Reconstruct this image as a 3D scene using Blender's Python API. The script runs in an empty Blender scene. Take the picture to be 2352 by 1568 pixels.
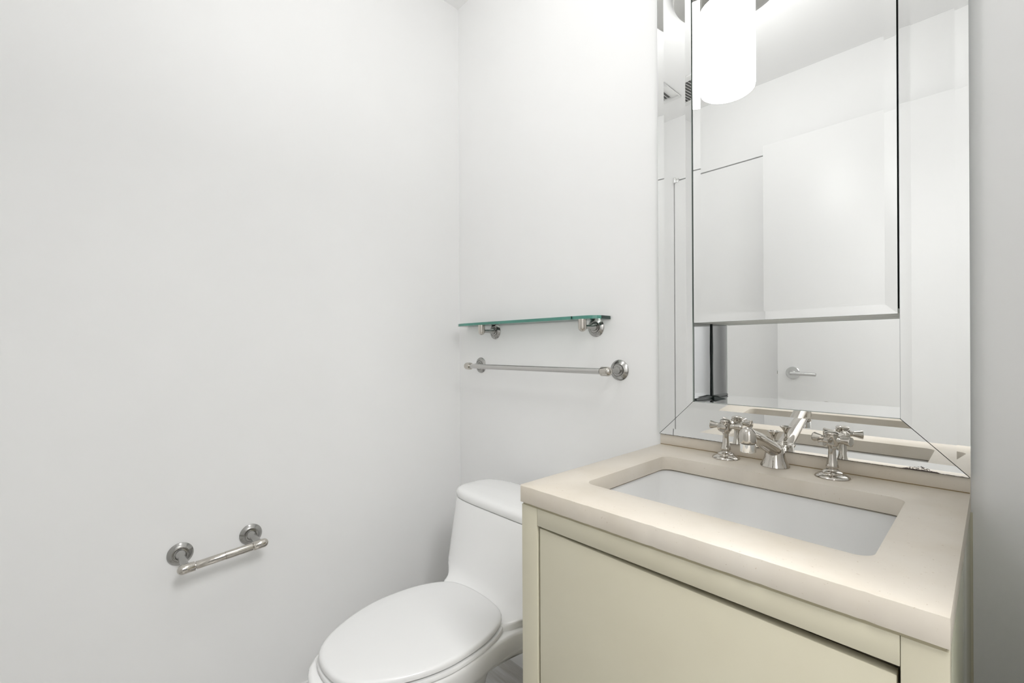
import bpy, bmesh, math, random
from mathutils import Vector, Matrix

C = bpy.context.scene.collection
SC = bpy.context.scene
PI = math.pi
random.seed(4)

# ------------------------------------------------------------------ camera
CZ = 1.182
YAW, ROLL = math.radians(46.8155), 0.0050
cam_d = bpy.data.cameras.new('camera')
cam_d.sensor_width = 36.0
cam_d.lens = 1039.96 / 2352 * 36.0
cam_d.shift_y = 16.4 / 2352
cam_d.clip_start = 0.01
cam = bpy.data.objects.new('camera', cam_d)
C.objects.link(cam)
_f = Vector((-math.sin(YAW), math.cos(YAW), 0))
_r0 = Vector((math.cos(YAW), math.sin(YAW), 0))
_u0 = Vector((0, 0, 1))
_c, _s = math.cos(ROLL), math.sin(ROLL)
_r = _c * _r0 - _s * _u0
_u = _c * _u0 + _s * _r0
M = Matrix.Identity(4)
for i in range(3):
    M[i][0], M[i][1], M[i][2] = _r[i], _u[i], -_f[i]
M[2][3] = CZ
cam.matrix_world = M
SC.camera = cam

# ------------------------------------------------------------------ world, light, exposure
w = bpy.data.worlds.new('world')
SC.world = w
w.use_nodes = True
w.node_tree.nodes['Background'].inputs[0].default_value = (0.9, 0.95, 1.0, 1)
w.node_tree.nodes['Background'].inputs[1].default_value = 0.05
SC.view_settings.view_transform = 'Standard'
SC.view_settings.look = 'None'
SC.view_settings.gamma = 1.0
SC.view_settings.use_curve_mapping = False
SC.view_settings.exposure = 0.0
SC.cycles.max_bounces = 16
SC.cycles.diffuse_bounces = 10
SC.cycles.glossy_bounces = 10
SC.cycles.transmission_bounces = 10
SC.cycles.transparent_max_bounces = 16
SC.cycles.blur_glossy = 0.5
SC.cycles.sample_clamp_indirect = 6.0
SC.cycles.use_denoising = True
LAMP_STRENGTH = 9.9
HALL_FILL_POWER = 52.0
hl_d = bpy.data.lights.new('added_hall_fill', 'AREA')        # added fill, unseen, shining in through the doorway
hl_d.shape = 'RECTANGLE'
hl_d.size, hl_d.size_y = 1.2, .50
hl_d.energy = HALL_FILL_POWER
hl_d.color = (1.0, 1.0, 1.0)
hl_o = bpy.data.objects.new('added_hall_fill', hl_d)
C.objects.link(hl_o)
hl_o.location = (.92, .20, 2.62)

# ------------------------------------------------------------------ room dimensions
XL, XR = -1.5891, 0.09          # left wall, right wall
YB, YF = 1.1797, -0.43          # mirror wall, opposite wall
ZC = 2.654                      # ceiling
YM = 1.1637                     # mirror face
ZT = 0.915                      # counter top

# ------------------------------------------------------------------ materials
def mat(name, base=(.8, .8, .8), rough=.5, metal=0.0, spec=.5, coat=0.0):
    m = bpy.data.materials.new(name)
    m.use_nodes = True
    b = m.node_tree.nodes['Principled BSDF']
    b.inputs['Base Color'].default_value = (*base, 1)
    b.inputs['Roughness'].default_value = rough
    b.inputs['Metallic'].default_value = metal
    b.inputs['Specular IOR Level'].default_value = spec
    b.inputs['Coat Weight'].default_value = coat
    b.inputs['Coat Roughness'].default_value = .05
    return m


def nd(m, t, **k):
    n = m.node_tree.nodes.new(t)
    for a, v in k.items():
        setattr(n, a, v)
    return n


def ln(m, a, b):
    m.node_tree.links.new(a, b)


def noise(m, scale, detail=4, rough=.55, vec=None):
    n = nd(m, 'ShaderNodeTexNoise')
    n.inputs['Scale'].default_value = scale
    n.inputs['Detail'].default_value = detail
    n.inputs['Roughness'].default_value = rough
    if vec is None:
        tc = nd(m, 'ShaderNodeTexCoord')
        vec = tc.outputs['Object']
    ln(m, vec, n.inputs['Vector'])
    return n


def ramp(m, src, stops):
    r = nd(m, 'ShaderNodeValToRGB')
    el = r.color_ramp.elements
    while len(el) < len(stops):
        el.new(.5)
    for e, (p, c) in zip(el, stops):
        e.position = p
        e.color = (*c, 1) if len(c) == 3 else c
    ln(m, src, r.inputs['Fac'])
    return r


def bump(m, src, strength, dist=.002):
    b = nd(m, 'ShaderNodeBump')
    b.inputs['Strength'].default_value = strength
    b.inputs['Distance'].default_value = dist
    ln(m, src, b.inputs['Height'])
    ln(m, b.outputs['Normal'], m.node_tree.nodes['Principled BSDF'].inputs['Normal'])


def P(m):
    return m.node_tree.nodes['Principled BSDF'].inputs


# painted plaster: near white, faint roller unevenness
m_wall = mat('wall_paint', (.87, .87, .865), .55, spec=.25)
_n = noise(m_wall, 2.2, 3)
_rm = ramp(m_wall, _n.outputs['Fac'], [(.3, (.86, .86, .857)), (.7, (.88, .88, .877))])
ln(m_wall, _rm.outputs['Color'], P(m_wall)['Base Color'])
bump(m_wall, noise(m_wall, 160, 3).outputs['Fac'], .035, .001)
m_ceil = mat('ceiling_paint', (.89, .89, .888), .7, spec=.2)
bump(m_ceil, noise(m_ceil, 120, 3).outputs['Fac'], .03, .001)
m_door = mat('door_paint', (.80, .80, .797), .35, spec=.4)
bump(m_door, noise(m_door, 90, 3).outputs['Fac'], .03, .001)

m_trim = mat('trim_paint', (.84, .84, .835), .3, spec=.45)
# grey veined marble
m_marble = mat('marble', (.6, .6, .58), .18, spec=.5)
_tc = nd(m_marble, 'ShaderNodeTexCoord')
_mp = nd(m_marble, 'ShaderNodeMapping')
_mp.inputs['Rotation'].default_value = (0, 0, math.radians(38))
_mp.inputs['Scale'].default_value = (1.6, 20, 6)
ln(m_marble, _tc.outputs['Object'], _mp.inputs['Vector'])
_n = noise(m_marble, 1.0, 6, .6, _mp.outputs['Vector'])
_rm = ramp(m_marble, _n.outputs['Fac'], [(.34, (.22, .185, .13)), (.43, (.44, .42, .39)), (.55, (.57, .57, .56)), (.7, (.63, .63, .62))])
ln(m_marble, _rm.outputs['Color'], P(m_marble)['Base Color'])

# cream limestone counter
m_stone = mat('cream_stone', (.80, .72, .60), .42, spec=.35)
_n = noise(m_stone, 7, 5)
_rm = ramp(m_stone, _n.outputs['Fac'], [(.30, (.585, .53, .445)), (.5, (.625, .575, .50)), (.72, (.65, .605, .535))])
_n2 = noise(m_stone, 240, 2)
_r2 = ramp(m_stone, _n2.outputs['Fac'], [(.255, (.62, .52, .40)), (.30, (1, 1, 1))])
_mx = nd(m_stone, 'ShaderNodeMix', data_type='RGBA', blend_type='MULTIPLY')
_mx.inputs['Factor'].default_value = .5
ln(m_stone, _rm.outputs['Color'], _mx.inputs['A'])
ln(m_stone, _r2.outputs['Color'], _mx.inputs['B'])
ln(m_stone, _mx.outputs['Result'], P(m_stone)['Base Color'])
bump(m_stone, noise(m_stone, 60, 4).outputs['Fac'], .05, .001)

# cream lacquer
m_cream = mat('cream_lacquer', (.66, .625, .475), .30, spec=.45)
_n = noise(m_cream, 4, 4)
_rm = ramp(m_cream, _n.outputs['Fac'], [(.3, (.535, .50, .385)), (.6, (.56, .53, .415))])
ln(m_cream, _rm.outputs['Color'], P(m_cream)['Base Color'])
m_reveal = mat('cabinet_inside_shade', (.10, .08, .05), .7)  # dark colour stands in for the unlit cabinet interior
m_bead = mat('caulk_bead', (.40, .36, .25), .6)
m_caulk = mat('caulk', (.24, .17, .08), .7)

m_china = mat('white_china', (.86, .86, .855), .12, spec=.5, coat=.3)
m_seat = mat('white_seat_plastic', (.78, .78, .777), .22, spec=.5)
m_basin = mat('white_basin', (.77, .77, .76), .15, spec=.5)


def metal(name, base, rough, worn=0.0):
    m = mat(name, base, rough, 1.0)
    n = noise(m, 70, 5, .65)
    r = ramp(m, n.outputs['Fac'], [(.35, (rough,) * 3), (.75, (rough + worn,) * 3)])
    ln(m, r.outputs['Color'], P(m)['Roughness'])
    return m


m_nickel = metal('polished_nickel', (.57, .54, .495), .05, .08)
m_steel = metal('dull_nickel', (.43, .425, .41), .15, .15)
m_bar = metal('towel_bar_nickel', (.57, .56, .545), .14, .12)
m_brushed = metal('brushed_nickel', (.60, .595, .575), .20, .04)
m_chrome = mat('chrome', (.84, .84, .83), .05, 1.0)
m_satin = mat('satin_lever', (.66, .66, .65), .25, 1.0)

m_mirror = mat('mirror', (.945, .95, .945), .0, 1.0)
m_inner = mat('inner_mirror', (.50, .51, .52), .08, 1.0)
m_gedge = mat('glass_edge', (.36, .41, .375), .25, spec=.6)
m_back = mat('mirror_backing', (.10, .125, .11), .6)
m_alu = mat('grey_aluminium', (.66, .67, .62), .4, .0)
m_seal = mat('black_tarnish', (.012, .02, .018), .35)

# tarnished mirror: silvering eaten away along the bottom edge near the right corner
m_tarn = mat('tarnished_mirror', (.945, .95, .945), .0, 1.0)
_tc = nd(m_tarn, 'ShaderNodeTexCoord')
_sx = nd(m_tarn, 'ShaderNodeSeparateXYZ')
ln(m_tarn, _tc.outputs['Object'], _sx.inputs[0])


def mth(m, op, a, b=None):
    n = nd(m, 'ShaderNodeMath', operation=op)
    for i, v in enumerate((a, b)):
        if v is None:
            continue
        if isinstance(v, (int, float)):
            n.inputs[i].default_value = v
        else:
            ln(m, v, n.inputs[i])
    return n.outputs[0]


_nz = noise(m_tarn, 170, 6, .8).outputs['Fac']
_dx = mth(m_tarn, 'ABSOLUTE', mth(m_tarn, 'SUBTRACT', _sx.outputs['X'], -.098))
_lx = mth(m_tarn, 'MAXIMUM', mth(m_tarn, 'SUBTRACT', 1.0, mth(m_tarn, 'MULTIPLY', _dx, 30.0)), .12)
_h = mth(m_tarn, 'MULTIPLY', mth(m_tarn, 'MULTIPLY', _nz, _lx), .019)
_k = mth(m_tarn, 'LESS_THAN', mth(m_tarn, 'SUBTRACT', _sx.outputs['Z'], .9446), mth(m_tarn, 'SUBTRACT', _h, .0012))
_n2 = noise(m_tarn, 420, 3, .6).outputs['Fac']
_thin = mth(m_tarn, 'LESS_THAN', _sx.outputs['Z'], .9462)
_k = mth(m_tarn, 'MULTIPLY', _k, mth(m_tarn, 'MAXIMUM', _thin, mth(m_tarn, 'LESS_THAN', mth(m_tarn, 'ABSOLUTE', mth(m_tarn, 'SUBTRACT', _n2, .5)), .055)))
_mc = nd(m_tarn, 'ShaderNodeMix', data_type='RGBA')
_mc.inputs['A'].default_value = (.945, .95, .945, 1)
_mc.inputs['B'].default_value = (.05, .035, .03, 1)
ln(m_tarn, _k, _mc.inputs['Factor'])
ln(m_tarn, _mc.outputs['Result'], P(m_tarn)['Base Color'])
ln(m_tarn, mth(m_tarn, 'SUBTRACT', 1.0, _k), P(m_tarn)['Metallic'])
ln(m_tarn, mth(m_tarn, 'MULTIPLY', _k, .5), P(m_tarn)['Roughness'])

# shelf glass: clear faces, green polished edges
m_glass = bpy.data.materials.new('clear_glass')
m_glass.use_nodes = True
_t = m_glass.node_tree
_t.nodes.clear()
_o = _t.nodes.new('ShaderNodeOutputMaterial')
_tr = _t.nodes.new('ShaderNodeBsdfTransparent')
_tr.inputs[0].default_value = (.92, .97, .95, 1)
_gl = _t.nodes.new('ShaderNodeBsdfGlossy')
_gl.inputs['Roughness'].default_value = .02
_fr = _t.nodes.new('ShaderNodeFresnel')
_fr.inputs['IOR'].default_value = 1.5
_ms = _t.nodes.new('ShaderNodeMixShader')
_t.links.new(_fr.outputs[0], _ms.inputs[0])
_t.links.new(_tr.outputs[0], _ms.inputs[1])
_t.links.new(_gl.outputs[0], _ms.inputs[2])
_t.links.new(_ms.outputs[0], _o.inputs[0])
m_green = mat('green_glass_edge', (.085, .27, .215), .12, spec=.5)
_n = noise(m_green, 9, 2)
_rm = ramp(m_green, _n.outputs['Fac'], [(.35, (.07, .235, .185)), (.65, (.10, .30, .245))])
ln(m_green, _rm.outputs['Color'], P(m_green)['Base Color'])
m_dgreen = mat('shaded_glass_end', (.018, .045, .038), .10, spec=.5)  # dark copy of the edge green, shade painted on ends and notches

m_opal = mat('lit_opal_glass', (.9, .9, .9), .3)
P(m_opal)['Emission Color'].default_value = (1.0, 1.0, .995, 1)
P(m_opal)['Emission Strength'].default_value = LAMP_STRENGTH
m_gap = mat('shadow_gap', (.03, .03, .028), .8)
m_duct = mat('duct_shade_grey', (.22, .22, .215), .8)
m_vent = mat('vent_paint', (.78, .78, .77), .5)
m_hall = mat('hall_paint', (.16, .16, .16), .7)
m_hfloor = mat('hall_floor', (.10, .08, .06), .4)

# ------------------------------------------------------------------ mesh helpers


class MB:
    """collects polygons of one mesh object"""
    def __init__(s):
        s.v, s.f, s.mi = [], [], []

    def add(s, vs, fs, mi=0):
        o = len(s.v)
        s.v += [tuple(p) for p in vs]
        s.f += [[i + o for i in f] for f in fs]
        s.mi += [mi] * len(fs)
        return s

    def box(s, x0, x1, y0, y1, z0, z1, mi=0):
        vs = [(x, y, z) for x in (x0, x1) for y in (y0, y1) for z in (z0, z1)]
        fs = [(0, 1, 3, 2), (4, 6, 7, 5), (0, 4, 5, 1), (2, 3, 7, 6), (0, 2, 6, 4), (1, 5, 7, 3)]
        return s.add(vs, fs, mi)

    def lathe(s, prof, o=(0, 0, 0), axis=(0, 0, 1), n=48, mi=0):
        """prof: list of (radius, height along axis)"""
        a = Vector(axis).normalized()
        t = Vector((1, 0, 0)) if abs(a.x) < .9 else Vector((0, 1, 0))
        e1 = (t - a * t.dot(a)).normalized()
        e2 = a.cross(e1)
        o = Vector(o)
        rings = []
        for r, h in prof:
            if r < 1e-6:
                rings.append([o + a * h])
            else:
                rings.append([o + a * h + (e1 * math.cos(2 * PI * i / n) + e2 * math.sin(2 * PI * i / n)) * r for i in range(n)])
        return s.rings(rings, mi=mi)

    def rings(s, rings, cap=True, mi=0):
        vs, fs, st = [], [], []
        for r in rings:
            st.append(len(vs))
            vs += r
        for a, b in zip(range(len(rings) - 1), range(1, len(rings))):
            na, nb = len(rings[a]), len(rings[b])
            n = max(na, nb)
            for i in range(n):
                j = (i + 1) % n
                if na == 1 and nb == 1:
                    continue
                if na == 1:
                    fs.append((st[a], st[b] + j, st[b] + i))
                elif nb == 1:
                    fs.append((st[a] + i, st[a] + j, st[b]))
                else:
                    fs.append((st[a] + i, st[a] + j, st[b] + j, st[b] + i))
        if cap:
            if len(rings[0]) > 1:
                fs.append(tuple(reversed(range(st[0], st[0] + len(rings[0])))))
            if len(rings[-1]) > 1:
                fs.append(tuple(range(st[-1], st[-1] + len(rings[-1]))))
        return s.add(vs, fs, mi)

    def tube(s, path, rad, n=32, mi=0, squash=None):
        pts = [Vector(p) for p in path]
        rs = []
        up = Vector((1, 0, 0))
        for i, p in enumerate(pts):
            d = (pts[min(i + 1, len(pts) - 1)] - pts[max(i - 1, 0)]).normalized()
            if abs(d.dot(up)) > .95:
                up = Vector((0, 0, 1))
            e1 = (up - d * up.dot(d)).normalized()
            e2 = d.cross(e1)
            r = rad[i] if isinstance(rad, (list, tuple)) else rad
            rs.append([p + (e1 * math.cos(2 * PI * k / n) + e2 * math.sin(2 * PI * k / n)) * r for k in range(n)])
        return s.rings(rs, mi=mi)

    def build(s, name, mats, parent=None, bevel=0, segs=2, smooth=35, loc=None):
        me = bpy.data.meshes.new(name)
        org = Vector(loc) if loc else Vector((0, 0, 0))
        me.from_pydata([tuple(Vector(p) - org) for p in s.v], [], s.f)
        if not isinstance(mats, (list, tuple)):
            mats = [mats]
        for m in mats:
            me.materials.append(m)
        me.polygons.foreach_set('material_index', s.mi)
        bm = bmesh.new()
        bm.from_mesh(me)
        bmesh.ops.remove_doubles(bm, verts=bm.verts, dist=1e-6)
        bmesh.ops.recalc_face_normals(bm, faces=bm.faces)
        if bevel:
            es = [e for e in bm.edges if len(e.link_faces) == 2 and e.calc_face_angle(0) > math.radians(50)]
            bmesh.ops.bevel(bm, geom=es, offset=bevel, segments=segs, profile=.5, affect='EDGES', clamp_overlap=True)
        bm.to_mesh(me)
        bm.free()
        if smooth:
            me.polygons.foreach_set('use_smooth', [True] * len(me.polygons))
            me.set_sharp_from_angle(angle=math.radians(smooth))
        me.update()
        o = bpy.data.objects.new(name, me)
        C.objects.link(o)
        o.location = org
        if parent is not None:
            o.parent = parent
            o.matrix_parent_inverse = Matrix.Translation(-parent.location)
        return o


def thing(name, label, cat, loc, group=None):
    o = bpy.data.objects.new(name, None)
    o.empty_display_size = .05
    C.objects.link(o)
    o.location = loc
    o['label'] = label
    o['category'] = cat
    if group:
        o['group'] = group
    return o


def structure(o):
    o['kind'] = 'structure'
    return o


def spline(tab, n):
    """catmull-rom through 2D points, resampled to n points by arc length"""
    pts = [Vector((a, b)) for a, b in tab]
    ext = [pts[0] * 2 - pts[1]] + pts + [pts[-1] * 2 - pts[-2]]
    out = []
    for i in range(1, len(ext) - 2):
        p0, p1, p2, p3 = ext[i - 1:i + 3]
        for k in range(16):
            t = k / 16
            out.append(.5 * ((2 * p1) + (-p0 + p2) * t + (2 * p0 - 5 * p1 + 4 * p2 - p3) * t * t + (-p0 + 3 * p1 - 3 * p2 + p3) * t ** 3))
    out.append(pts[-1])
    L = [0]
    for a, b in zip(out, out[1:]):
        L.append(L[-1] + (b - a).length)
    res, j = [], 0
    for k in range(n):
        d = L[-1] * k / (n - 1)
        while j < len(L) - 2 and L[j + 1] < d:
            j += 1
        u = (d - L[j]) / max(L[j + 1] - L[j], 1e-9)
        res.append(out[j].lerp(out[j + 1], min(max(u, 0), 1)))
    return res


def outline(tab, xc, z, n=40, s=1.0, yc=None, dz=None):
    """closed symmetric ring from a (y, half width) table; tab runs front to back"""
    half = spline(tab, n)
    if yc is None:
        yc = (half[0].x + half[-1].x) / 2
    right = [(p.y, p.x) for p in half]
    left = [(-p.y, p.x) for p in reversed(half)]
    if half[0].y < 1e-6:
        left = left[:-1]
    if half[-1].y < 1e-6:
        left = left[1:]
    return [Vector((xc + x * s, yc + (y - yc) * s, z)) for x, y in right + left]


def superring(xc, hw, yf, yb, z, nf=3.5, nb=6, n=80):
    yc, a = (yf + yb) / 2, (yb - yf) / 2
    r = []
    for i in range(n):
        t = 2 * PI * i / n
        c, s_ = math.cos(t), math.sin(t)
        e = nf if s_ < 0 else nb
        k = (abs(c) ** e + abs(s_) ** e) ** (-1 / e)
        r.append(Vector((xc + hw * c * k, yc + a * s_ * k, z)))
    return r


def roundrect(x0, x1, y0, y1, r, seg=8):
    p = []
    for cx, cy, a0 in ((x1 - r, y0 + r, -90), (x1 - r, y1 - r, 0), (x0 + r, y1 - r, 90), (x0 + r, y0 + r, 180)):
        for k in range(seg + 1):
            a = math.radians(a0 + 90 * k / seg)
            p.append((cx + r * math.cos(a), cy + r * math.sin(a)))
    return p


# ------------------------------------------------------------------ setting
T = .12
structure(MB().box(XL - T, 1.6, YF - T, YB + T + .1, -T, 0).build('floor', m_marble, smooth=0))
structure(MB().box(XL - T, 1.6, YF - T, YB + T + .1, ZC, ZC + T).build('ceiling', m_ceil, smooth=0))
structure(MB().box(XL - T, XL, YF - T, YB + T + .1, 0, ZC).build('wall_left', m_wall, smooth=0))
# mirror wall with the opening for the recessed cabinet
OX0, OX1, OZ0, OZ1 = -.560, -.114, 1.027, 2.30
wb = MB()
wb.box(XL, OX0, YB, YB + T + .1, 0, ZC).box(OX1, 1.6, YB, YB + T + .1, 0, ZC)
wb.box(OX0, OX1, YB, YB + T + .1, 0, OZ0).box(OX0, OX1, YB, YB + T + .1, OZ1, ZC)
structure(wb.build('wall_back', m_wall, smooth=0))
# opposite wall with the flush door opening
DX0, DX1, DZ = -1.410, -.48, 2.255
wf = MB()
wf.box(XL, DX0, YF - T, YF, 0, ZC).box(DX1, 1.6, YF - T, YF, 0, ZC).box(DX0, DX1, YF - T, YF, DZ, ZC)
structure(wf.build('wall_front', m_wall, smooth=0))
# right wall with the doorway the camera stands beside
wr = MB()
wr.box(XR, XR + T, .56, YB, 0, ZC).box(XR, XR + T, YF, -.11, 0, ZC).box(XR, XR + T, -.11, .56, 2.27, ZC)  # hinge-side jamb widened to shade the door leaf from the fill
structure(wr.build('wall_right', m_wall, smooth=0))
structure(MB().box(1.5, 1.6, YF, YB, 0, ZC).build('wall_hall', m_hall, smooth=0))

structure(MB().box(XL, XL + .011, YF, YB, 0, .069).build('baseboard_left', m_trim, bevel=.001))
structure(MB().box(XL + .011, -.64, YB - .011, YB, 0, .069).build('baseboard_back', m_trim, bevel=.001))

# flush door in the opposite wall
d2 = structure(bpy.data.objects.new('door_2', None))
C.objects.link(d2)
d2.location = (DX0, YF, 0)
MB().box(DX0 + .007, DX1 - .007, YF - .04, YF, .008, DZ - .007).build('door_panel', m_wall, d2, smooth=0)
MB().box(DX0, DX1, YF - .052, YF - .042, 0, DZ).build('gap_shade_sheet', m_gap, d2, smooth=0)  # near-black sheet, paints the shade inside the door gap
hg = MB()
hg.lathe([(0, -.017), (.0085, -.017), (.0095, -.015), (.0095, .014), (.0085, .017), (0, .017)], (-1.398, YF + .011, 2.252), (0, 0, 1), 24)
hg.box(-1.404, -1.372, YF - .004, YF + .004, 2.240, 2.263)
hg.build('pivot_hinge', m_chrome, d2, bevel=.001)

# open entry door, folded back along the opposite wall
d1 = structure(bpy.data.objects.new('door_1', None))
C.objects.link(d1)
d1.location = (.05, -.31, 0)
MB().box(-.838, .05, -.333, -.293, .01, 2.25).build('door_leaf', m_door, d1, bevel=.001)
lv = MB()
lx, lz, ly = -.762, 1.041, -.293
lv.lathe([(0, 0), (.034, 0), (.034, .006), (.032, .008), (.012, .009), (.0095, .012), (.0095, .05), (0, .05)], (lx, ly, lz), (0, 1, 0), 40)
lv.build('lever_rose', m_satin, d1)
MB().tube([(lx - .006, ly + .047, lz - .001), (lx, ly + .047, lz - .001), (lx + .06, ly + .048, lz - .003), (lx + .118, ly + .048, lz - .005), (lx + .119, ly + .048, lz - .005)],
          [.004, .0095, .0095, .009, .006], 24).build('lever_handle', m_satin, d1)
MB().box(-.8385, -.836, -.325, -.301, lz - .03, lz + .03).box(-.846, -.836, -.319, -.307, lz - .009, lz + .009).build('latch', m_steel, d1, smooth=0)

# ------------------------------------------------------------------ ceiling light
LX, LY = -.735, .437
cl = thing('ceiling_light', 'flush ceiling light with round brushed metal plate and white glass cylinder shade', 'ceiling light', (LX, LY, ZC))
MB().lathe([(0, ZC - .012), (.095, ZC - .012), (.185, ZC - .03), (.1975, ZC - .036), (.2015, ZC - .036), (.2045, ZC - .030), (.2045, ZC), (0, ZC)], (LX, LY, 0), n=96).build('ceiling_plate', m_brushed, cl)
MB().lathe([(.094, ZC - .012), (.094, 2.556), (.060, 2.556), (.06, 2.545), (.09, 2.545), (.09, ZC - .012)], (LX, LY, 0), n=64).build('shade_holder', m_brushed, cl)
MB().lathe([(0, 2.2155), (.085, 2.2155), (.094, 2.2168), (.0988, 2.2205), (.1008, 2.227), (.1015, 2.237), (.1015, 2.548), (.099, 2.551), (.096, 2.549), (.096, 2.545), (0, 2.545)], (LX, LY, 0), n=72).build('glass_shade', m_opal, cl)

# ------------------------------------------------------------------ ceiling vent
VX, VY = -1.246, -.21
vt = thing('ceiling_vent', 'square white louvred air vent in the ceiling', 'vent', (VX - .13, VY + .13, ZC))
b = MB()
fx0, fx1, fy0, fy1, fw = VX - .26, VX, VY, VY + .26, .040
for a in ((fx0, fx1, fy0, fy0 + fw), (fx0, fx1, fy1 - fw, fy1), (fx0, fx0 + fw, fy0 + fw, fy1 - fw), (fx1 - fw, fx1, fy0 + fw, fy1 - fw)):
    b.box(a[0], a[1], a[2], a[3], ZC - .009, ZC)
b.build('vent_frame', m_vent, vt, bevel=.002)
MB().box(fx0 + fw, fx1 - fw, fy0 + fw, fy1 - fw, ZC - .001, ZC).build('duct_shade', m_duct, vt, smooth=0)  # dark grey sheet painted as the shade between the louvres
x = fx0 + fw + .008
while x < fx1 - fw - .004:
    s_ = MB()
    s_.add([(x, fy0 + fw, ZC - .001), (x + .003, fy0 + fw, ZC - .001), (x + .012, fy0 + fw, ZC - .0105), (x + .009, fy0 + fw, ZC - .0105),
            (x, fy1 - fw, ZC - .001), (x + .003, fy1 - fw, ZC - .001), (x + .012, fy1 - fw, ZC - .0105), (x + .009, fy1 - fw, ZC - .0105)],
           [(0, 1, 2, 3), (4, 7, 6, 5), (0, 4, 5, 1), (1, 5, 6, 2), (2, 6, 7, 3), (3, 7, 4, 0)])
    s_.build('louvre', m_vent, vt, smooth=0)
    x += .018

# ------------------------------------------------------------------ mirrored wall cabinet
AX, DXm, ZB0, ZTOP = -.6405, -.0300, .9436, 2.40
ST, BW, BH = .0975, .018, .0012
IX0, IX1, IZ0, IZ1 = AX + ST, DXm - ST, ZB0 + ST, ZTOP - ST
mc = thing('mirror_cabinet', 'tall mirrored wall cabinet with wide mirror-strip frame and open niche above the sink', 'mirror', (-.335, YM, ZB0))


def strip(side, name, m):
    g = .0009                                     # half the mitre gap
    prof = [(0, -BH), (BW, 0), (ST - BW, 0), (ST - .0012, -BH)]   # distance from the outer edge, offset toward the room
    A, B = [], []
    for d, h in prof:
        if side == 'left':
            A.append((AX + d, YM + h, ZB0 + d + g)); B.append((AX + d, YM + h, ZTOP - d - g))
        elif side == 'right':
            A.append((DXm - d, YM + h, ZB0 + d + g)); B.append((DXm - d, YM + h, ZTOP - d - g))
        elif side == 'bottom':
            A.append((AX + d + g, YM + h, ZB0 + d)); B.append((DXm - d - g, YM + h, ZB0 + d))
        else:
            A.append((AX + d + g, YM + h, ZTOP - d)); B.append((DXm - d - g, YM + h, ZTOP - d))
    mb = MB()
    n = len(prof)
    mb.add(A + B, [(i, i + 1, n + i + 1, n + i) for i in range(n - 1)], 0)
    bk = lambda p: (p[0], YM + .005, p[2])
    loop = A + B[::-1]
    mb.add(loop + [bk(p) for p in loop], [(i, (i + 1) % (2 * n), 2 * n + (i + 1) % (2 * n), 2 * n + i) for i in range(2 * n)] + [tuple(range(4 * n - 1, 2 * n - 1, -1))], 1)
    return mb.build(name, [m, m_gedge], mc, smooth=0)


strip('left', 'frame_strip', m_mirror)
strip('right', 'frame_strip', m_mirror)
strip('bottom', 'frame_strip', m_tarn)
strip('top', 'frame_strip', m_mirror)
# backing board behind the strips, against the wall
bb = MB()
y0, y1 = YM + .0052, YB
bb.box(AX + .0015, IX0 - .001, y0, y1, ZB0 + .001, ZTOP - .001).box(IX1 + .001, DXm - .0015, y0, y1, ZB0 + .001, ZTOP - .001)
bb.box(IX0 - .001, IX1 + .001, y0, y1, ZB0 + .001, IZ0 - .001).box(IX0 - .001, IX1 + .001, y0, y1, IZ1 + .001, ZTOP - .001)
bb.build('backing_board', m_back, mc, smooth=0)
# recessed box behind the opening
YN = 1.2757
PZ = 1.2475
bx = MB()
bx.box(IX0 - .006, IX0 + .0005, YM + .006, YN, IZ0 - .004, 2.29, 0)
bx.box(IX1 - .0005, IX1 + .006, YM + .006, YN, IZ0 - .004, 2.29, 0)
bx.build('side_mirror', m_inner, mc, smooth=0)
MB().box(IX0, IX1, YM + .006, YN, IZ0 - .006, IZ0).build('niche_floor', m_mirror, mc, smooth=0)
MB().box(IX0 + .0006, IX1 - .0006, YM + .0065, YN, PZ + .0005, PZ + .010).build('box_bottom', m_alu, mc, bevel=.001)
MB().box(IX0, IX1, YN, YN + .004, IZ0 - .004, PZ + .003).build('back_mirror', m_mirror, mc, smooth=0)
MB().box(IX0 - .006, IX1 + .006, YN + .004, YN + .012, IZ0 - .006, 2.29).build('box_back', m_back, mc, smooth=0)
sl = MB()
sl.tube([(IX0 + .0025, YN - .002, IZ0), (IX0 + .0022, YN - .002, IZ0 + .08), (IX0 + .0026, YN - .002, IZ0 + .14), (IX0 + .0022, YN - .002, PZ)], [.0020, .0014, .0018, .0012], 10)
sl.tube([(IX0 + .0015, YM + .010, IZ0 + .003), (IX0 + .0015, YM + .06, IZ0 + .003), (IX0 + .0025, YN - .002, IZ0 + .002)], [.0035, .004, .0045], 10)
sl.tube([(IX0 + .002, YN - .002, IZ0 + .002), (IX0 + .012, YN - .004, IZ0 + .002), (IX0 + .026, YN - .001, IZ0 + .001), (IX0 + .04, YN, IZ0)], [.006, .007, .003, .0004], 10)
sl.build('corner_seal', m_seal, mc)
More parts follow.
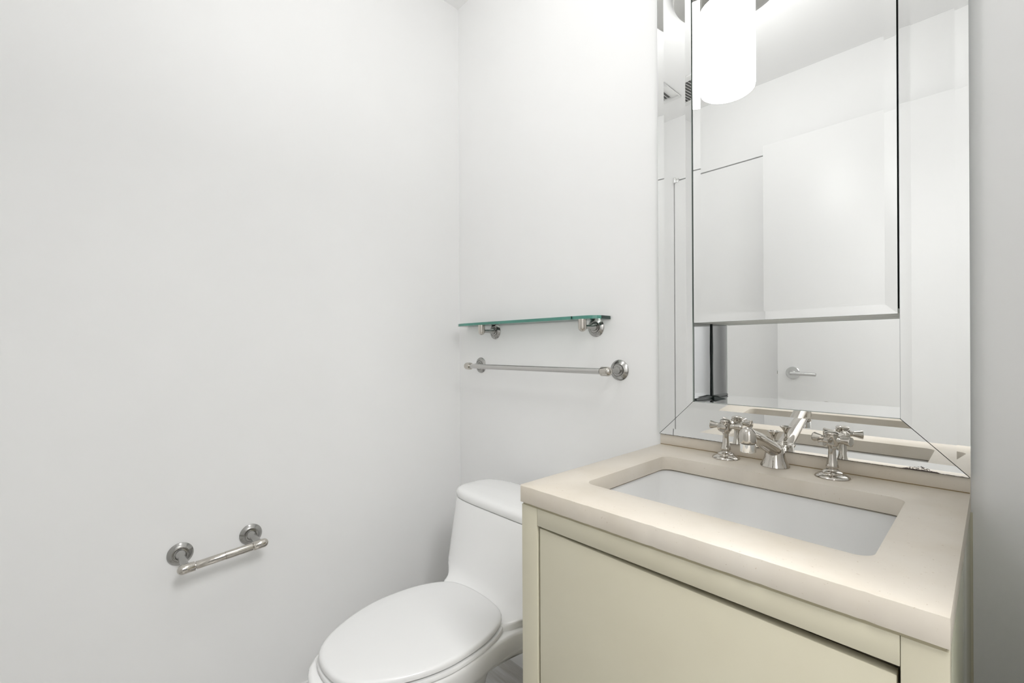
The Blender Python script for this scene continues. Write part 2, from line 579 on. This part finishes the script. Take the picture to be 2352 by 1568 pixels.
# upper mirror door of the cabinet
px0, px1, pz0, pz1, pb = -.5400, -.1300, PZ, IZ1 - .003, .0195
pd = MB()
hh = pb * math.tan(math.radians(3.8))
o4 = [(px0, YM - hh, pz0), (px1, YM - hh, pz0), (px1, YM - hh, pz1), (px0, YM - hh, pz1)]
i4 = [(px0 + pb, YM, pz0 + pb), (px1 - pb, YM, pz0 + pb), (px1 - pb, YM, pz1 - pb), (px0 + pb, YM, pz1 - pb)]
pd.add(o4 + i4, [(0, 1, 5, 4), (1, 2, 6, 5), (2, 3, 7, 6), (3, 0, 4, 7), (4, 5, 6, 7)], 0)
b4 = [(p[0], YM + .006, p[2]) for p in o4]
pd.add(o4 + b4, [(0, 4, 5, 1), (1, 5, 6, 2), (2, 6, 7, 3), (3, 7, 4, 0), (4, 7, 6, 5)], 1)
pd.build('mirror_door', [m_mirror, m_gedge], mc, smooth=0)
MB().box(px0 + .006, px1 - .006, YM + .0062, YM + .026, pz0 + .0105, pz1 - .004).build('door_frame', m_alu, mc, smooth=0)
MB().box(IX0 + .0006, px0 + .0058, YM + .008, YM + .02, PZ + .0105, PZ + .024).build('hinge', m_seal, mc, bevel=.001)

# ------------------------------------------------------------------ vanity
VX0, VX1, VY0, VY1 = -.6345, -.0310, .617, YB - .0005
FR = .620                                         # cabinet face
va = thing('vanity_cabinet', 'cream lacquered vanity cabinet standing beside the toilet under the stone counter', 'cabinet', ((VX0 + VX1) / 2, .9, 0))
ZU = .8836                                        # underside of the counter
ZK = .8790
MB().box(VX0, -.5940, FR, FR + .02, 0, ZK).build('stile', m_cream, va, bevel=.0008)
MB().box(-.0685, VX1, FR, FR + .02, 0, ZK).build('stile', m_cream, va, bevel=.0008)
MB().box(-.5936, -.0689, FR, FR + .02, .8465, ZK).build('top_rail', m_cream, va, bevel=.0008)
MB().box(-.5936, -.0689, FR, FR + .02, .0, .09).build('bottom_rail', m_cream, va, bevel=.0008)
MB().box(VX0, VX0 + .018, FR + .0205, VY1 - .012, 0, ZK).build('side_panel', m_cream, va, bevel=.0008)
m_gloss = mat('cream_gloss', (.50, .50, .39), .10, spec=.5)
MB().box(VX1 - .018, VX1, FR + .0205, VY1 - .006, 0, ZK).build('side_panel', m_gloss, va, bevel=.0008)
MB().box(VX1 - .004, VX1 + .003, VY1 - .0058, VY1, 0, ZK).build('scribe_strip', m_cream, va, bevel=.0008)
MB().box(VX0 + .018, VX1 - .018, FR + .03, VY1 - .03, .07, .085).build('cabinet_floor', m_reveal, va, smooth=0)
rv = MB()
rv.box(-.5936, -.0689, FR + .0208, FR + .03, .06, ZK)
rv.build('reveal_shade_panel', m_reveal, va, smooth=0)  # dark sheet painting the shade behind the drawer gaps
dp = MB()
xa, xb, za, zb = -.5895, -.0718, .8425, .8345
ya, yb = FR + .0025, FR + .0195
dp.add([(xa, ya, .093), (xb, ya, .093), (xb, ya, zb), (xa, ya, za), (xa, yb, .093), (xb, yb, .093), (xb, yb, zb), (xa, yb, za)],
       [(0, 1, 2, 3), (4, 7, 6, 5), (0, 4, 5, 1), (1, 5, 6, 2), (2, 6, 7, 3), (3, 7, 4, 0)])
dp.build('drawer_front', m_cream, va, bevel=.0012)
MB().box(VX0 + .003, VX1 - .003, FR + .0012, FR + .012, ZK + .0001, ZU - .0001).build('top_bead', m_bead, va, smooth=0)

# ------------------------------------------------------------------ counter with cut-out
CX0, CX1, CY0, CY1 = -.6392, -.0305, .617, YB - .001
ct = thing('countertop', 'cream stone vanity counter with worn edges around the sink cut-out', 'countertop', (-.335, .9, ZT))


def slab(outer, inner, z0, z1):
    mb = MB()
    bm = bmesh.new()
    lo = [bm.verts.new((x, y, 0)) for x, y in outer]
    li = [bm.verts.new((x, y, 0)) for x, y in inner]
    es = []
    for l in (lo, li):
        for a, c in zip(l, l[1:] + l[:1]):
            es.append(bm.edges.new((a, c)))
    bmesh.ops.triangle_fill(bm, edges=es, use_beauty=True)
    bm.verts.index_update()
    n = len(bm.verts)
    tri = [[v.index for v in f.verts] for f in bm.faces]
    co = [(v.co.x, v.co.y) for v in bm.verts]
    bm.free()
    mb.add([(x, y, z1) for x, y in co] + [(x, y, z0) for x, y in co], tri + [[i + n for i in reversed(t)] for t in tri])
    for l in (outer, inner):
        k = len(l)
        mb.add([(x, y, z1) for x, y in l] + [(x, y, z0) for x, y in l], [(i, (i + 1) % k, k + (i + 1) % k, k + i) for i in range(k)])
    return mb


def jag(x0, x1, y, step=.011, amp=.0007):
    """front edge of the stone, slightly nicked"""
    out, x = [], x0
    while x < x1 - step * 1.2:
        out.append((x, y + (random.random() ** 4) * amp * 2))
        x += step * (.6 + random.random() * .8)
    return out


outer = jag(CX0 + .004, CX1, CY0) + [(CX1, CY0), (CX1, CY1), (CX0, CY1), (CX0, CY0 + .004)]
hole = roundrect(-.5590, -.1060, .7205, 1.0425, .022, 10)
slab(outer, hole, ZU, ZT).build('slab', m_stone, ct, bevel=.0016, segs=2, smooth=40)
bsp = thing('backsplash', 'low cream stone backsplash strip between the counter and the mirror', 'backsplash', (-.335, 1.172, ZT))
MB().box(CX0, CX1, 1.1661, YB - .0005, ZT + .0008, ZB0 - .0006).build('strip', m_stone, bsp, bevel=.0008)
MB().box(CX0 + .001, CX1 - .001, 1.1653, 1.175, ZT, ZT + .0015).build('caulk_line', m_caulk, bsp, smooth=0)

# ------------------------------------------------------------------ basin
sk = thing('sink_basin', 'white rectangular undermount basin below the stone cut-out', 'sink', (-.3325, .88, ZU - .15))


def rr3(o, z, r):
    return [Vector((x, y, z)) for x, y in roundrect(-.5590 - o, -.1060 + o, .7205 - o, 1.0425 + o, r, 10)]


bs = MB()
bs.rings([rr3(.022, ZU - .0008, .03), rr3(.008, ZU - .0008, .026), rr3(.005, ZU - .004, .025), rr3(.002, ZU - .06, .03), rr3(-.006, ZU - .115, .036), rr3(-.022, ZU - .138, .045),
          rr3(-.05, ZU - .147, .06), rr3(-.10, ZU - .150, .05)], cap=False)
bs.rings([rr3(-.10, ZU - .150, .05), [Vector((-.3325, .88, ZU - .152))]], cap=False)
bs.rings([rr3(.022, ZU - .0008, .03), rr3(.022, ZU - .012, .03), rr3(.012, ZU - .06, .035), rr3(.004, ZU - .12, .04), rr3(-.03, ZU - .158, .055), [Vector((-.3325, .88, ZU - .16))]], cap=False)
bs.build('bowl', m_basin, sk)
MB().rings([rr3(.0075, ZU - .0007, .026), rr3(.0003, ZU - .0007, .0222)], cap=False).build('sealant_bead', m_caulk, sk, smooth=0)
MB().lathe([(0, -.1515), (.021, -.1515), (.023, -.1495), (.021, -.148), (.013, -.149), (.012, -.147), (0, -.146)], (-.3325, .93, ZU), n=32).build('drain', m_nickel, sk)

# ------------------------------------------------------------------ faucet
SX, SY = -.339, 1.128
sp = thing('faucet_spout', 'polished nickel faucet spout with bell base and lift rod on the cream counter', 'faucet', (SX, SY, ZT))
MB().lathe([(0, 0), (.0285, 0), (.0295, .0012), (.029, .003), (.0262, .008), (.0235, .0145), (.0212, .022), (.0198, .030), (.0190, .036), (.0172, .042), (.012, .046), (0, .048)], (SX, SY, ZT), n=56).build('bell_base', m_nickel, sp)
hy, hz = .966, ZT
MB().tube([(SX, SY + .017, hz + .026), (SX, SY + .012, hz + .030), (SX, SY - .002, hz + .037), (SX, SY - .04, hz + .052), (SX, SY - .10, hz + .074), (SX, hy + .012, hz + .089), (SX, hy + .002, hz + .0915)],
          [.006, .0125, .0165, .0155, .0142, .0135, .0120], 40).build('spout_arm', m_nickel, sp)
pr = [(0, .058), (.0142, .058), (.0148, .0588), (.0148, .0735), (.0138, .0745), (.0138, .0752), (.0158, .076), (.0160, .078), (.0160, .091)]
for k in range(1, 9):
    a = PI / 2 * k / 8
    pr.append((.0160 * math.cos(a), .091 + .0160 * math.sin(a)))
MB().lathe(pr[5:] + [], (SX, hy, hz), n=48).build('spout_head', m_nickel, sp)
MB().lathe([(0, .058), (.0115, .058), (.0120, .062), (.0135, .062), (.0142, .058), (.0148, .0588), (.0148, .0735), (.0138, .0748), (0, .0748)], (SX, hy, hz), n=48).build('aerator', m_chrome, sp)
MB().lathe([(.0026, .038), (.0026, .057), (.0040, .0585), (.0034, .061), (.0040, .065), (.0062, .071), (.0105, .0765), (.0128, .0785), (.0128, .0798), (.0095, .0800), (.0085, .0785), (0, .0785)], (SX, 1.121, hz), n=36).build('lift_rod', m_nickel, sp)


def make_valve(loc, ang, label):
    t = thing('cross_tap', label, 'tap', (0, 0, 0), 'cross-arm taps beside the spout')
    MB().lathe([(0, 0), (.0298, 0), (.0308, .0012), (.0300, .0028), (.0250, .0062), (.0188, .0085), (.0186, .0105), (.0165, .0125), (.0120, .0145), (.0108, .0165), (0, .0165)], n=56).build('flange', m_nickel, t)
    MB().lathe([(0, .016), (.0082, .016), (.0082, .0185), (.0112, .0205), (.0115, .0225), (.0100, .028), (.0084, .035), (.0073, .045), (.0067, .0565), (.0072, .0595), (.0086, .060), (.0086, .066), (0, .066)], n=40).build('stem', m_nickel, t)
    hb = MB()
    hb.lathe([(0, .064), (.0100, .064), (.0124, .0665), (.0134, .069), (.0134, .0865), (.0120, .0875), (.0120, .0885), (.0131, .0893), (.0131, .0905), (.0116, .0925), (.0070, .0943), (0, .0950)], n=44)
    hb.build('hub', m_nickel, t)
    for k in range(4):
        a = ang + PI / 2 * k
        MB().lathe([(.0070, .0108), (.0066, .0145), (.0056, .0172), (.0062, .0205), (.0080, .0270), (.0095, .0322), (.0100, .0340), (.0094, .0356), (.0060, .0362), (0, .0364)],
                   (0, 0, .0775), (math.cos(a), math.sin(a), 0), n=28).build('cross_arm', m_nickel, t)
    t.location = loc
    return t


h1 = make_valve((-.4465, 1.1285, ZT), math.radians(6), 'cross-arm polished nickel tap on the counter, between spout and toilet')
h2 = make_valve((-.2290, 1.1160, ZT), math.radians(-16), 'cross-arm polished nickel tap on the counter, right of the spout')

# ------------------------------------------------------------------ toilet
TX = -1.05
to = thing('toilet', 'white one-piece toilet with closed oval seat lid beside the cream vanity', 'toilet', (TX, .8, 0))
deck = [(.366, 0), (.3695, .039), (.387, .084), (.428, .123), (.487, .154), (.546, .172), (.61, .181), (.69, .180), (.77, .171), (.825, .170), (.875, .180), (.92, .197), (.965, .21), (1.05, .214), (1.095, .208), (1.115, .18), (1.12, .08), (1.12, 0)]
low = [(.398, 0), (.402, .035), (.421, .078), (.457, .11), (.507, .135), (.557, .152), (.62, .160), (.70, .157), (.78, .142), (.83, .136), (.88, .143), (.93, .175), (.97, .205), (1.05, .212), (1.085, .205), (1.105, .17), (1.112, .07), (1.112, 0)]
und = [(.42, 0), (.424, .03), (.44, .068), (.47, .095), (.52, .118), (.57, .13), (.62, .135), (.67, .133), (.72, .126), (.76, .116), (.80, .101), (.83, .085), (.855, .068), (.872, .052), (.885, .038), (.893, .024), (.898, .01), (.898, 0)]
ped = [(.47, 0), (.474, .03), (.49, .06), (.52, .083), (.56, .096), (.60, .100), (.64, .099), (.67, .095), (.70, .088), (.73, .079), (.76, .068), (.785, .057), (.805, .047), (.82, .037), (.832, .027), (.84, .017), (.845, .008), (.845, 0)]
foot = [(.50, 0), (.503, .03), (.515, .06), (.54, .083), (.57, .098), (.61, .105), (.65, .106), (.68, .103), (.71, .097), (.74, .089), (.77, .079), (.795, .067), (.815, .056), (.83, .045), (.842, .033), (.85, .021), (.855, .01), (.855, 0)]


def mixt(a, c, t):
    return [(p[0] * (1 - t) + q[0] * t, p[1] * (1 - t) + q[1] * t) for p, q in zip(a, c)]


rs = [outline(foot, TX, 0), outline(foot, TX, .02), outline(mixt(foot, ped, .6), TX, .06), outline(ped, TX, .15), outline(mixt(ped, und, .35), TX, .235), outline(mixt(ped, und, .8), TX, .295),
      outline(und, TX, .318), outline(mixt(und, low, .6), TX, .330), outline(low, TX, .342), outline(mixt(low, deck, .35), TX, .360), outline(mixt(low, deck, .75), TX, .386), outline(mixt(low, deck, .95), TX, .405), outline(deck, TX, .414, s=.998),
      outline(deck, TX, .4195, s=.990), outline(deck, TX, .4222, s=.972), outline(deck, TX, .4228, s=.9)]
MB().rings(rs).build('bowl', m_china, to, smooth=50)
tk = []
for z, yf, hw in ((.4185, .788, .163), (.430, .790, .166), (.4375, .795, .169), (.4425, .805, .174), (.4450, .818, .180), (.4480, .832, .190), (.4525, .8455, .206), (.459, .8565, .224), (.468, .865, .238), (.48, .8715, .2445), (.50, .877, .245), (.54, .8845, .245), (.58, .892, .245), (.62, .8995, .245), (.672, .9095, .245), (.6745, .9105, .2445)):
    tk.append(superring(TX, hw, yf, 1.115, z, 5.0, 3.6, 120))
tk.append(superring(TX, .21, .945, 1.09, .6745, 5.0, 3.6, 120))
MB().rings(tk).build('tank', m_china, to, smooth=50)
tl = []
for z, d in ((.6763, .004), (.6771, .0015), (.679, .0), (.693, .0), (.6985, .002), (.7028, .006), (.7058, .012), (.7077, .021), (.7093, .04), (.7105, .08)):
    tl.append(superring(TX, .2465 - d, .9085 + d, 1.118 - d, z, 4.6, 3.4, 120))
tl.append([Vector((TX, 1.02, .7112))])
MB().rings(tl).build('tank_lid', m_china, to, smooth=60)


def sc(tab, ky=.957, kx=.9685, dy=-.0023):
    return [(.63 + (y - .63) * ky + dy, x * kx) for y, x in tab]


lid = sc([(.384, 0), (.3875, .040), (.404, .083), (.444, .122), (.497, .152), (.555, .174), (.615, .1855), (.675, .1855), (.735, .178), (.785, .162), (.825, .139), (.848, .112), (.860, .075), (.866, .035), (.867, 0)])
sr = sc([(.381, 0), (.3845, .041), (.4015, .085), (.442, .125), (.496, .155), (.555, .177), (.615, .189), (.675, .189), (.735, .182), (.79, .167), (.832, .142), (.853, .116), (.865, .078), (.870, .035), (.871, 0)])
MB().rings([outline(sr, TX, .4246, s=.955), outline(sr, TX, .4252, s=.985), outline(sr, TX, .4266, s=1.0), outline(sr, TX, .4335, s=1.0), outline(sr, TX, .4358, s=.992), outline(sr, TX, .4363, s=.9)]).build('seat', m_seat, to, smooth=50)
MB().rings([outline(lid, TX, .4394, s=.945), outline(lid, TX, .4402, s=.985), outline(lid, TX, .4422, s=1.0), outline(lid, TX, .4485, s=1.0), outline(lid, TX, .4525, s=.993), outline(lid, TX, .4550, s=.980), outline(lid, TX, .4562, s=.95),
            outline(lid, TX, .4573, s=.75), outline(lid, TX, .4579, s=.4), [Vector((TX, .63, .4581))]]).build('seat_lid', m_seat, to, smooth=50)

# ------------------------------------------------------------------ wall hardware
ESC = [(0, 0), (.0305, 0), (.0312, .0012), (.0305, .0025), (.0225, .0070), (.0205, .0085), (.0198, .0085), (.0190, .0070), (.0175, .0070), (.0165, .0095), (.0130, .0105), (0, .0105)]
ARM = [(0, .008), (.0118, .008), (.0118, .015), (.0108, .0195), (.0080, .026), (.0066, .033), (.0062, .045)]


def wall_plate(o, d, parent, m, k=1.0):
    p = MB().lathe([(r * k, h) for r, h in ESC], o, d, n=56).build('wall_plate', m, parent)
    return p


# glass shelf on two posts
gs = thing('glass_shelf', 'green-edged clear glass shelf on two nickel posts above the towel bar', 'shelf', (-1.146, YB, 1.272))
c0, hl, hm, fy = -1.150, .340, .247, 1.100
half = [(0, fy), (hm, fy), (hm + .0015, fy + .0045), (hm + .006, fy + .0035), (hm + .025, fy + .001), (hm + .045, fy + .001), (hm + .062, fy + .004), (hm + .076, fy + .0095), (hm + .086, fy + .018), (hl, fy + .03), (hl, YB - .002)]
poly = [(c0 - a * (1 if a < hm + .03 else 1 + (a - hm - .03) * 1.75), b_) for a, b_ in reversed(half[1:])] + [(c0 + a, b_) for a, b_ in half[1:]]
gl = MB()
zg = lambda x: 1.2827 - (x - c0) * .0036
th = .0100
n = len(poly)
top = [(x, y, zg(x)) for x, y in poly]
bot = [(x, y, zg(x) - th) for x, y in poly]
gl.add(top + bot, [tuple(range(n)), tuple(range(2 * n - 1, n - 1, -1))], 0)
for i in range(n):
    j = (i + 1) % n
    mi = 1
    if i in (0, n - 2) or i in (8, 10):
        mi = 2
    gl.add([top[i], top[j], bot[j], bot[i]], [(0, 1, 2, 3)], mi)
gl.build('glass_panel', [m_glass, m_green, m_dgreen], gs, smooth=0)
for x, z in ((-1.3522, 1.2503), (-.8655, 1.2483)):
    wall_plate((x, YB, z), (0, -1, 0), gs, m_steel, .98)
    MB().lathe(ARM + [(.0060, .068), (0, .068)], (x, YB, z), (0, -1, 0), n=32).build('arm', m_steel, gs)
    zt_ = zg(x) - th
    PR = .0128
    pr = [(0, z - .0155)] + [(PR * math.sin(PI / 2 * k / 6), z - .0155 + PR - PR * math.cos(PI / 2 * k / 6)) for k in range(1, 7)] + [(PR, zt_ - .0035), (PR + .0004, zt_ - .0033), (PR + .0004, zt_), (0, zt_)]
    MB().lathe(pr, (x, YB - .071, 0), n=32).build('post', m_nickel, gs)

# towel bar
tb = thing('towel_bar', 'long nickel towel bar mounted on the wall under the glass shelf', 'towel bar', (-1.111, YB, 1.115))
so = .071
for x, s_ in ((-1.4425, -1), (-.7795, 1)):
    z = 1.1150
    wall_plate((x, YB, z), (0, -1, 0), tb, m_steel, 1.02)
    MB().lathe(ARM + [(.0062, .066), (0, .066)], (x, YB, z), (0, -1, 0), n=32).build('arm', m_steel, tb)
    R_ = .0140
    pr = [(0, -R_)] + [(R_ * math.sin(PI / 2 * k / 6), -R_ * math.cos(PI / 2 * k / 6)) for k in range(1, 7)] + [(R_, .020), (R_ - .0008, .0212), (.0098, .0215), (0, .0215)]
    MB().lathe(pr, (x + (.006 if s_ > 0 else 0), YB - so, z - .0015), (-s_, 0, 0), n=36).build('end_cap', m_nickel, tb)
MB().tube([(-1.4230, YB - so, 1.1135), (-.7990, YB - so, 1.1135)], .0091, 32).build('bar', m_bar, tb)

# toilet paper holder on the left wall
th_ = thing('toilet_paper_holder', 'empty nickel toilet paper holder with spring roller on the left wall', 'toilet paper holder', (XL, .28, .60))
e0, e1 = Vector((XL, .1913, .6027)), Vector((XL, .3699, .6079))
b0, b1 = Vector((XL + .078, .1955, .5862)), Vector((XL + .078, .3780, .5995))
ax = (b1 - b0).normalized()
for e, b_, s_ in ((e0, b0, 1), (e1, b1, -1)):
    wall_plate(e, (1, 0, 0), th_, m_steel, 1.02)
    d = (b_ - e)
    L = d.length
    MB().lathe([(0, .006), (.0150, .006), (.0140, .012), (.0112, .018), (.0098, .026), (.0094, .04), (.0092, L - .006), (0, L - .006)], e, d, n=36).build('arm', m_steel, th_)
    R_ = .0128
    pr = [(0, -.020)] + [(R_ * math.sin(PI / 2 * k / 7), -.0085 - R_ * math.cos(PI / 2 * k / 7)) for k in range(1, 8)] + [(R_, .0185), (R_ - .0006, .0195), (.0085, .0197), (0, .0197)]
    MB().lathe(pr, b_, ax * s_, n=40).build('end_cap', m_nickel, th_)
Lb = (b1 - b0).length
MB().lathe([(.0080, .018), (.0080, .0215), (.0104, .0218), (.0108, .0225), (.0108, Lb * .5), (.0104, Lb * .5 + .0004), (.0114, Lb * .5 + .0008), (.0114, Lb - .0225), (.0106, Lb - .0218), (.0070, Lb - .0215), (.0070, Lb - .018)], b0, ax, n=40).build('roller', m_nickel, th_)
